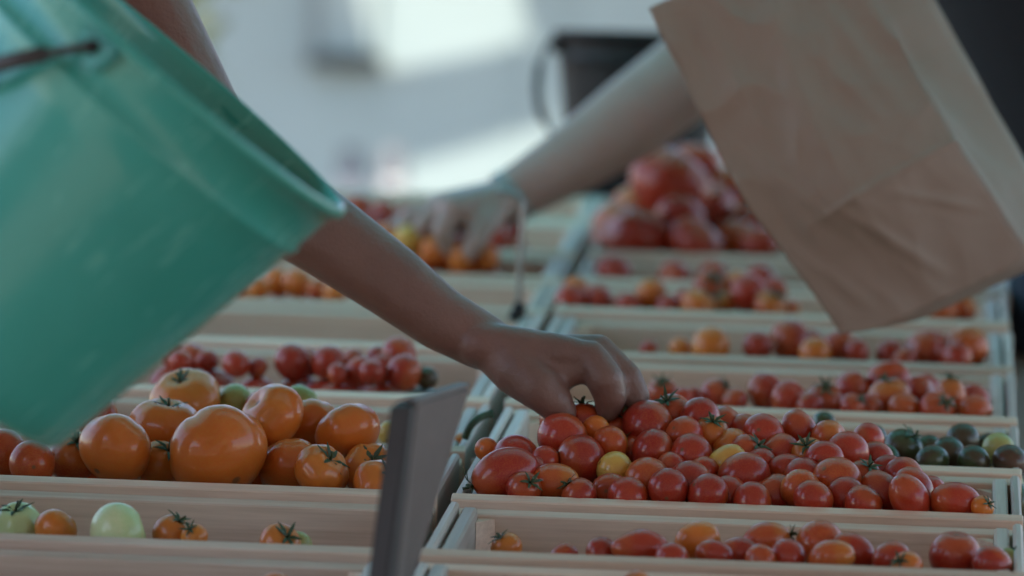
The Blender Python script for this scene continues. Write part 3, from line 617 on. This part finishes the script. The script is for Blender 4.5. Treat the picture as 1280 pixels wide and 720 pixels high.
b1, arc1 = bucket('bucket', D(228, 86, dB), axis, side, 270/pm, 193/pm, 468/pm, GREEN, 'green plastic bucket tipped over the crates with dark bail handle', R(-106), (RW*-1.0 + UW*-.12), .20)
dK = 6.45; pk = F_PX/dK; base = D(795, 245, dK)
Kc = Vector((base.x, base.y, base.z + 205/pk))
b2, arc2 = bucket('bucket', Kc, Vector((0, 0, 1)), RW, 108/pk, 84/pk, 205/pk, BLACK_P, 'black bucket with drooping wire handle behind the pale forearm', R(190), (-FW*.45 + Vector((0, 0, -1))), .19, .42)
tt = empty('side_table', Matrix.Translation((base.x, base.y, 0))); tag(tt, 'small wooden table under the black bucket beyond the crates', 'table')
hz = base.z-.001
box('top', (-.16, -.125, hz-.025), (.35, .25, hz), TABLE, tt, .002)
for x in (-.13, .32):
    for y in (-.10, .22): box('leg', (x-.02, y-.02, 0), (x+.02, y+.02, hz-.026), TABLE, tt, .002)

# ------------------------------------------------------------------ paper bag
dBag = 4.78
def bagp(px, py, dd=0): return D(px, py, dBag+dd)
FOLDS = [(.55, 1.0, .48, .36, .006, .10), (.10, .62, .36, .22, .004, .05), (.34, .34, .62, .04, .004, .05), (.74, .95, .90, .42, .004, .06), (.20, .95, .26, .5, .005, .08), (.62, .30, .95, .16, .003, .04), (.05, .30, .22, .04, .003, .05)]
def make_bag():
    TL, BL, BR = bagp(806, 12, .03), bagp(1037, 434, -.02), bagp(1273, 326, .02)
    ex = (BR-BL); ey = (TL-BL); nz = (RW*.066 + UW*.012 + FW*.082).normalized()     # away from the camera, towards the right
    ctr = BL + ex*.5
    e = empty('paper_bag', Matrix.Translation(ctr)); tag(e, 'brown kraft paper bag held open and tilted over the crates', 'bag')
    Dp = .105; NX, NY, ND = 20, 34, 10
    crease = 175/471
    def P(s, t, d):         # s across, t up, d depth 0..1
        bow = .014*math.sin(math.pi*s)*(1 - .9*abs(2*d-1) if False else 1)*math.sin(math.pi*min(1, t*1.1))*(1 if d < .5 else -1)*(0 if .02 < d < .98 else 1)
        p = BL + ex*s + ey*t + nz*(Dp*d*(1-.0*t))
        # side gussets fold inwards towards the top
        if s in (0, 1):
            fold = .030*min(1, max(0, (t-.22)/.4))*(1-abs(2*d-1)); p += ex.normalized()*(fold if s == 0 else -fold)
        p -= nz*bow
        p += nz*.032*max(0, crease-t)/crease*(1-d)*.7 + ex.normalized()*.004*math.sin(t*7+1)*(1-s)        # lower part leans in, edges waver
        if t < .06: p += ey.normalized()*.010*(1-t/.06)*(math.exp(-(s/.10)**2) + math.exp(-((1-s)/.08)**2)*.6)     # softened bottom corners
        cr_ = 1-abs(noise.noise(Vector((s*3.1+2, t*4.3, d*2+7)))); cr2 = 1-abs(noise.noise(Vector((s*6+t*3, t*7-s*2, d+3))))
        p += (-FW)*(.006*cr_**4 + .001*cr2**9 - .003)*(1 if d < .98 else .5)*min(1, .3+t)
        if d < .02:
            tcr = .313 + .061*(s-.31); wgt = min(1, max(0, (s-.12)/.35)); hgt = t/tcr if t < tcr else 1-(t-tcr)/(1-tcr)
            p -= FW*.0035*max(0, 1-abs(t-tcr)/.014)*wgt
            p -= FW*.036*hgt*wgt                                                                   # the bottom fold
            for (s0, t0, s1, t1, am, wd_) in FOLDS:
                ds, dt = s1-s0, (t1-t0)*1.85; L2 = ds*ds+dt*dt; q_ = max(0, min(1, ((s-s0)*ds+(t-t0)*1.85*dt)/L2)); dd_ = math.hypot(s-s0-q_*ds, (t-t0)*1.85-q_*dt)
                p -= FW*am*max(0, 1-dd_/wd_)*math.sin(math.pi*min(1, max(0, q_*.9+.05)))
            p += nz*.0035*noise.noise(Vector((s*5, t*8, 1))) + nz*.005*noise.noise(Vector((s*2.2+t*3, t*2.2-s*2, 4)))
        else: p += nz*.003*noise.noise(Vector((s*5, t*8, d*3+5)))
        return p
    iv = e.matrix_world.inverted(); bm = bmesh.new()
    def grid(f, n, m, flip=False):
        g = [[bm.verts.new(iv @ f(i/n, j/m)) for j in range(m+1)] for i in range(n+1)]
        for i in range(n):
            for j in range(m): bm.faces.new((g[i][j], g[i+1][j], g[i+1][j+1], g[i][j+1]))
    def panel(name, f, n, m):
        nonlocal bm
        bm = bmesh.new(); grid(f, n, m); bmesh.ops.recalc_face_normals(bm, faces=bm.faces)
        o = link(name, to_mesh(bm, name, PAPER, True), e); md = o.modifiers.new('thick', 'SOLIDIFY'); md.thickness = .0006; return o
    panel('front_panel', lambda s, t: P(s, t, 0), 56, 150)
    panel('back_panel', lambda s, t: P(s, t, 1), NX, NY)
    panel('gusset', lambda d, t: P(0, t, d), ND, 60)
    panel('gusset', lambda d, t: P(1, t, d), ND, 60)
    panel('base', lambda s, d: P(s, 0, d), NX, ND)
    return ctr + ey, nz, ex, ey
bag_top, bag_n, bag_x, bag_y = make_bag()

# ------------------------------------------------------------------ people
def body_mesh(segs, voxel, smooth, mat, name):
    """one continuous skin: tapered limbs are merged by a voxel remesh and smoothed"""
    bm = bmesh.new()
    for s in segs:
        p0, r0, p1, r1 = Vector(s[0]), s[1], Vector(s[2]), s[3]; flat = s[4] if len(s) > 4 else None
        ax = p1-p0; L = ax.length; z = ax.normalized() if L > 1e-6 else Vector((0, 0, 1)); x = z.orthogonal().normalized()
        if flat is not None: x = (flat[0]-z*flat[0].dot(z)).normalized()
        y = z.cross(x); fx, fy = (flat[1], flat[2]) if flat is not None else (1, 1)
        N = 20; rings = []
        prof = [(p0, r0, -math.pi/2*(1-i/5)) for i in range(1, 6)] + [(p1, r1, math.pi/2*i/5) for i in range(0, 5)]
        for (c, r, a) in prof:
            rr, h = r*math.cos(a), r*math.sin(a)*min(fx, fy)
            rings.append([bm.verts.new(c + z*h + (x*math.cos(2*math.pi*k/N)*fx + y*math.sin(2*math.pi*k/N)*fy)*rr) for k in range(N)])
        for a, b in zip(rings, rings[1:]):
            for k in range(N): bm.faces.new((a[k], a[(k+1) % N], b[(k+1) % N], b[k]))
        bm.faces.new(rings[0][::-1]); bm.faces.new(rings[-1])
    me = bpy.data.meshes.new(name+'_src'); bm.to_mesh(me); bm.free()
    o = bpy.data.objects.new(name+'_src', me); COL.objects.link(o)
    m = o.modifiers.new('r', 'REMESH'); m.mode = 'VOXEL'; m.voxel_size = voxel
    m2 = o.modifiers.new('s', 'SMOOTH'); m2.iterations = smooth; m2.factor = .5
    dg = bpy.context.evaluated_depsgraph_get(); res = bpy.data.meshes.new_from_object(o.evaluated_get(dg)); res.name = name
    bpy.data.objects.remove(o); bpy.data.meshes.remove(me)
    res.materials.clear(); res.materials.append(mat)
    for p in res.polygons: p.use_smooth = True
    return res
def chain(pts, rads, flat=None):
    return [(pts[i], rads[i], pts[i+1], rads[i+1]) + ((flat,) if flat else ()) for i in range(len(pts)-1)]
def person(label, body_segs, clothes, voxel, smooth, skin, hairs=None, extra=()):
    e = empty('person', Matrix.Translation(label[2])); tag(e, label[0], 'person', None)
    iv = Matrix.Translation(-Vector(label[2]))
    me = body_mesh(body_segs, voxel, smooth, skin, 'body'); me.transform(iv); link('body', me, e)
    for nm, sg_, vx, mt in clothes:
        me = body_mesh(sg_, vx, 3, mt, nm); me.transform(iv); link(nm, me, e)
    return e

# person with the bucket: standing at the left end of the stall, leaning across it
dh = 4.355
def H(px, py, dd=0.0): return D(px, py, dh+dd)
wr = H(603, 427)
elb, sho = H(268, 198, .02), H(72, -232, .06)
arm = [(sho, .054, H(172, 6, .05), .048), (H(172, 6, .05), .048, elb, .043)]
fa = [elb, H(338, 250, .015), H(412, 297, .01), H(490, 352, .005), H(548, 397, 0), wr]
arm += chain(fa, [.042, .042, .0385, .034, .0295, .0265])
bk = UW*.6 + RW*.35                                        # normal of the back of the hand
mc = {'i': (H(738, 446, -.030), .0135), 'm': (H(748, 436, -.006), .0135), 'r': (H(744, 440, .016), .0125), 'p': (H(732, 450, .036), .0115)}
hand = []
for kx, off in (('i', -.018), ('m', -.005), ('r', .008), ('p', .019)):
    hand += [(H(600, 430, off*.8), .021, H(655, 436, off*1.2), .0195), (H(655, 436, off*1.2), .0195, H(702, 440, (off*1.2 + (mc[kx][0]-H(738, 446)).dot(FW))*.5), .0165), (H(702, 440, (off*1.2 + (mc[kx][0]-H(738, 446)).dot(FW))*.5), .0165, mc[kx][0], mc[kx][1])]
fing = [
 ([mc['i'][0], H(756, 474, -.034), H(763, 495, -.030), H(760, 511, -.024)], [.0155, .0175, .0155, .0125]),
 ([mc['m'][0], H(785, 472, -.010), H(796, 494, -.010), H(794, 510, -.012)], [.0140, .0136, .0122, .0100]),
 ([mc['r'][0], H(779, 476, .014), H(783, 498, .012), H(774, 514, .008)], [.0125, .0115, .0102, .0088]),
 ([mc['p'][0], H(760, 478, .036), H(761, 498, .033), H(752, 512, .028)], [.0115, .0100, .0090, .0078])]
for ps, rs in fing: hand += chain(ps, rs)
# thumb and its ball, hanging towards the fruit on the camera side
hand += chain([H(618, 436, -.010), H(650, 462, -.022), H(675, 484, -.034), H(692, 502, -.036), H(702, 515, -.034)], [.023, .0265, .0220, .0180, .0145])
hand += [(H(650, 462, -.018), .021, H(700, 452, -.020), .016), (H(640, 455, -.0), .020, H(672, 480, -.012), .018)]
hand += [(H(690, 470, -.024), .0165, H(730, 458, -.026), .0145)]
# rest of the body, off the frame
pel = D(-520, 330, 4.05); pel.z = 0.95
che = D(-230, -190, 4.05); nec = D(-95, -330, 4.03); hed = D(-20, -480, 4.02)
shoR = D(-60, -215, 3.80); elR = D(60, -60, 3.66); haR = arc1[14]
rest = [(pel, .13, che, .13), (che, .12, nec, .06), (nec, .055, hed, .075), (hed, .088, hed+Vector((.03, 0, .08)), .085), (che, .11, sho, .058), (che, .11, shoR, .056),
 (shoR, .056, D(60, -150, 3.72), .045), (D(60, -150, 3.72), .045, D(20, -50, 3.64), .034), (D(20, -50, 3.64), .034, haR+UW*.03, .026)]
for k_ in range(4):
    o_s = FW*(.02*(k_-1.5)); rest += chain([haR+UW*.028+o_s, haR+UW*.012+o_s-RW*.02, haR-UW*.014+o_s-RW*.014, haR-UW*.016+o_s+RW*.006], [.012, .011, .010, .009])
rest += chain([haR+UW*.03-FW*.02, haR+UW*.01-FW*.04+RW*.012, haR-UW*.008-FW*.03+RW*.016], [.013, .011, .009])
nose = hed+Vector((.112, 0, .03)); rest += [(hed+Vector((.07, 0, .05)), .02, nose, .012)]
for s in (-1, 1): rest += [(hed+Vector((0, .085*s, .03)), .018, hed+Vector((.01, .092*s, .06)), .014)]
hipL = [(pel+Vector((0, .09*s, -.02))) for s in (-1, 1)]
shirt = [(pel+Vector((.01, 0, .05)), .15, che, .15), (che, .135, nec-Vector((.03, 0, .05)), .07), (che, .125, sho, .074), (che, .125, shoR, .072), (sho, .070, H(105, -160, .05), .064), (shoR, .07, D(0, -180, 3.76), .06)]
trs = [(pel, .155, pel-Vector((0, 0, .05)), .15)]
shoes1 = []
for h_ in hipL: trs += [(h_, .095, Vector((h_.x, h_.y, .5)), .075), (Vector((h_.x, h_.y, .5)), .075, Vector((h_.x-.02, h_.y, .09)), .06)]; shoes1 += [(Vector((h_.x-.03, h_.y, .05)), .048, Vector((h_.x+.14, h_.y, .04)), .038)]
hairs = [(hed+Vector((-.02, 0, .06)), .102, hed+Vector((-.01, 0, .10)), .100)]
person(('person with a bare brown arm reaching from behind the green bucket for a tomato', None, Vector((pel.x, pel.y, 0))), arm+hand+rest,
 [('shirt', shirt, .012, SHIRT), ('trousers', trs, .014, NAVY), ('shoes', shoes1, .012, BLACKC), ('hair', hairs, .012, HAIR)], .0030, 7, SKIN1)

# person in black behind the paper bag, pale arm stretched over the crates
def Q(px, py, d=5.62): return D(px, py, d)
wr2 = Q(632, 250); el2 = Q(905, 52, 5.70); sh2 = Q(1330, -190, 5.72)
b2s = chain([sh2, Q(1120, -70, 5.72), el2, Q(850, 102, 5.68), Q(790, 148, 5.66), Q(715, 200, 5.64), wr2], [.060, .054, .050, .0515, .050, .041, .031])
mcs = [Q(566, 262, 5.52), Q(556, 258, 5.55), Q(550, 258, 5.58), Q(552, 262, 5.61)]
wrs = [Q(622, 252, 5.585), Q(620, 250, 5.60), Q(619, 250, 5.62), Q(619, 253, 5.635)]
for a, b in zip(wrs, mcs): b2s += [(a, .024, b, .0175)]
b2f = [[mcs[0], Q(552, 288, 5.51), Q(558, 308, 5.525), Q(568, 318, 5.535)], [mcs[1], Q(528, 282, 5.545), Q(524, 302, 5.55), Q(534, 314, 5.555)],
 [mcs[2], Q(512, 274, 5.575), Q(498, 290, 5.575), Q(500, 304, 5.575)], [mcs[3], Q(516, 272, 5.62), Q(496, 282, 5.62), Q(484, 296, 5.62)]]
for ps in b2f: b2s += chain(ps, [.0140, .0124, .0110, .0094])
b2s += chain([Q(612, 262, 5.57), Q(600, 282, 5.535), Q(594, 302, 5.52), Q(586, 316, 5.52)], [.023, .019, .0145, .0115])
b2s += [(Q(606, 262, 5.585), .024, Q(556, 274, 5.555), .020)]
pel2 = D(1420, 330, 5.5); pel2.z = .98; che2 = D(1420, -80, 5.5); nec2 = D(1385, -330, 5.5); hed2 = D(1350, -470, 5.5)
sh2L = D(1335, -170, 5.2); el2L = D(1260, -190, 4.95); haL = bag_top + bag_n*.05 + bag_x*.40 + UW*.03
b2s += [(pel2, .12, che2, .12), (che2, .12, nec2, .055), (nec2, .052, hed2, .07), (hed2, .085, hed2+Vector((-.03, 0, .08)), .083), (che2, .11, sh2, .06), (che2, .11, sh2L, .058), (sh2L, .055, el2L, .045), (el2L, .042, haL+UW*.05, .03)]
for k_ in range(4):
    o_s = bag_x.normalized()*(.021*(k_-1.5)); b2s += chain([haL+UW*.05+o_s, haL+UW*.02+o_s-FW*.03, haL-UW*.012+o_s-bag_n*.07, haL-UW*.04+o_s-bag_n*.065], [.013, .0115, .010, .009])
b2s += chain([haL+UW*.05+bag_x.normalized()*.03, haL+UW*.01+bag_x.normalized()*.04-bag_n*.01, haL-UW*.03+bag_x.normalized()*.035-bag_n*.035], [.014, .012, .010])
b2s += [(hed2+Vector((-.07, 0, .05)), .02, hed2+Vector((-.11, 0, .03)), .012)]
for s in (-1, 1): b2s += [(hed2+Vector((0, .083*s, .03)), .018, hed2+Vector((-.01, .09*s, .06)), .014)]
top2 = [(D(1440, 330, 5.5), .150, che2, .155), (che2, .15, nec2-Vector((0, 0, .05)), .07), (che2, .14, sh2, .082), (che2, .14, sh2L, .08), (sh2, .08, Q(1200, -115, 5.72), .07), (sh2L, .075, D(1300, -180, 5.08), .062),
 (D(1268, -70, 5.40), .115, D(1345, 110, 5.40), .12), (D(1345, 110, 5.40), .12, D(1420, 290, 5.40), .12)]
trs2 = [(pel2, .15, pel2-Vector((0, 0, .06)), .15)]; shoes2 = []
for s in (-1, 1):
    h_ = pel2+Vector((0, .09*s, -.03)); trs2 += [(h_, .098, Vector((h_.x+.01, h_.y, .5)), .078), (Vector((h_.x+.01, h_.y, .5)), .078, Vector((h_.x+.03, h_.y, .09)), .062)]; shoes2 += [(Vector((h_.x+.05, h_.y, .05)), .048, Vector((h_.x-.13, h_.y, .04)), .038)]
hair2 = [(hed2+Vector((.02, 0, .06)), .10, hed2+Vector((.015, 0, .10)), .098), (hed2+Vector((.06, 0, .05)), .06, hed2+Vector((.09, 0, -.1)), .045)]
p2 = person(('person in black clothes behind the paper bag stretching a pale arm over the crates', None, Vector((pel2.x, pel2.y, 0))), b2s,
 [('black_top', top2, .012, BLACKC), ('trousers', trs2, .014, NAVY), ('shoes', shoes2, .012, BLACKC), ('hair', hair2, .012, HAIR)], .0035, 6, SKIN2)

# bracelets on the pale wrist
def ring(name, c, n, rad, thick, mat, parent=None):
    n = n.normalized(); x = n.orthogonal().normalized(); y = n.cross(x); bm = bmesh.new()
    pts = [c + (x*math.cos(2*math.pi*k/32)+y*math.sin(2*math.pi*k/32))*rad for k in range(33)]
    bm_tube(bm, pts, thick, 8, False); return link(name, to_mesh(bm, name, mat, True), parent)
wa = (Q(715, 200, 5.64)-wr2).normalized()
tag(ring('bracelet', wr2 + wa*.010, wa + UW*.2, .0340, .0013, plain('turquoise_band', (.22, .40, .42), .4)), 'thin turquoise bracelet on the pale wrist', 'bracelet')
bc = wr2 - wa*.004; be = ring('bracelet', bc, wa - UW*.15, .033, .0014, STEEL); tag(be, 'fine silver bracelet with white beads on the pale wrist', 'bracelet')
for off in (UW*.034-FW*.004, -UW*.012-FW*.032):
    bm = bmesh.new(); bmesh.ops.create_uvsphere(bm, u_segments=12, v_segments=8, radius=.0058); bmesh.ops.translate(bm, vec=bc+off, verts=bm.verts)
    link('bead', to_mesh(bm, 'bead', plain('white_bead', (.75, .74, .72), .25, var=.03), True), be)
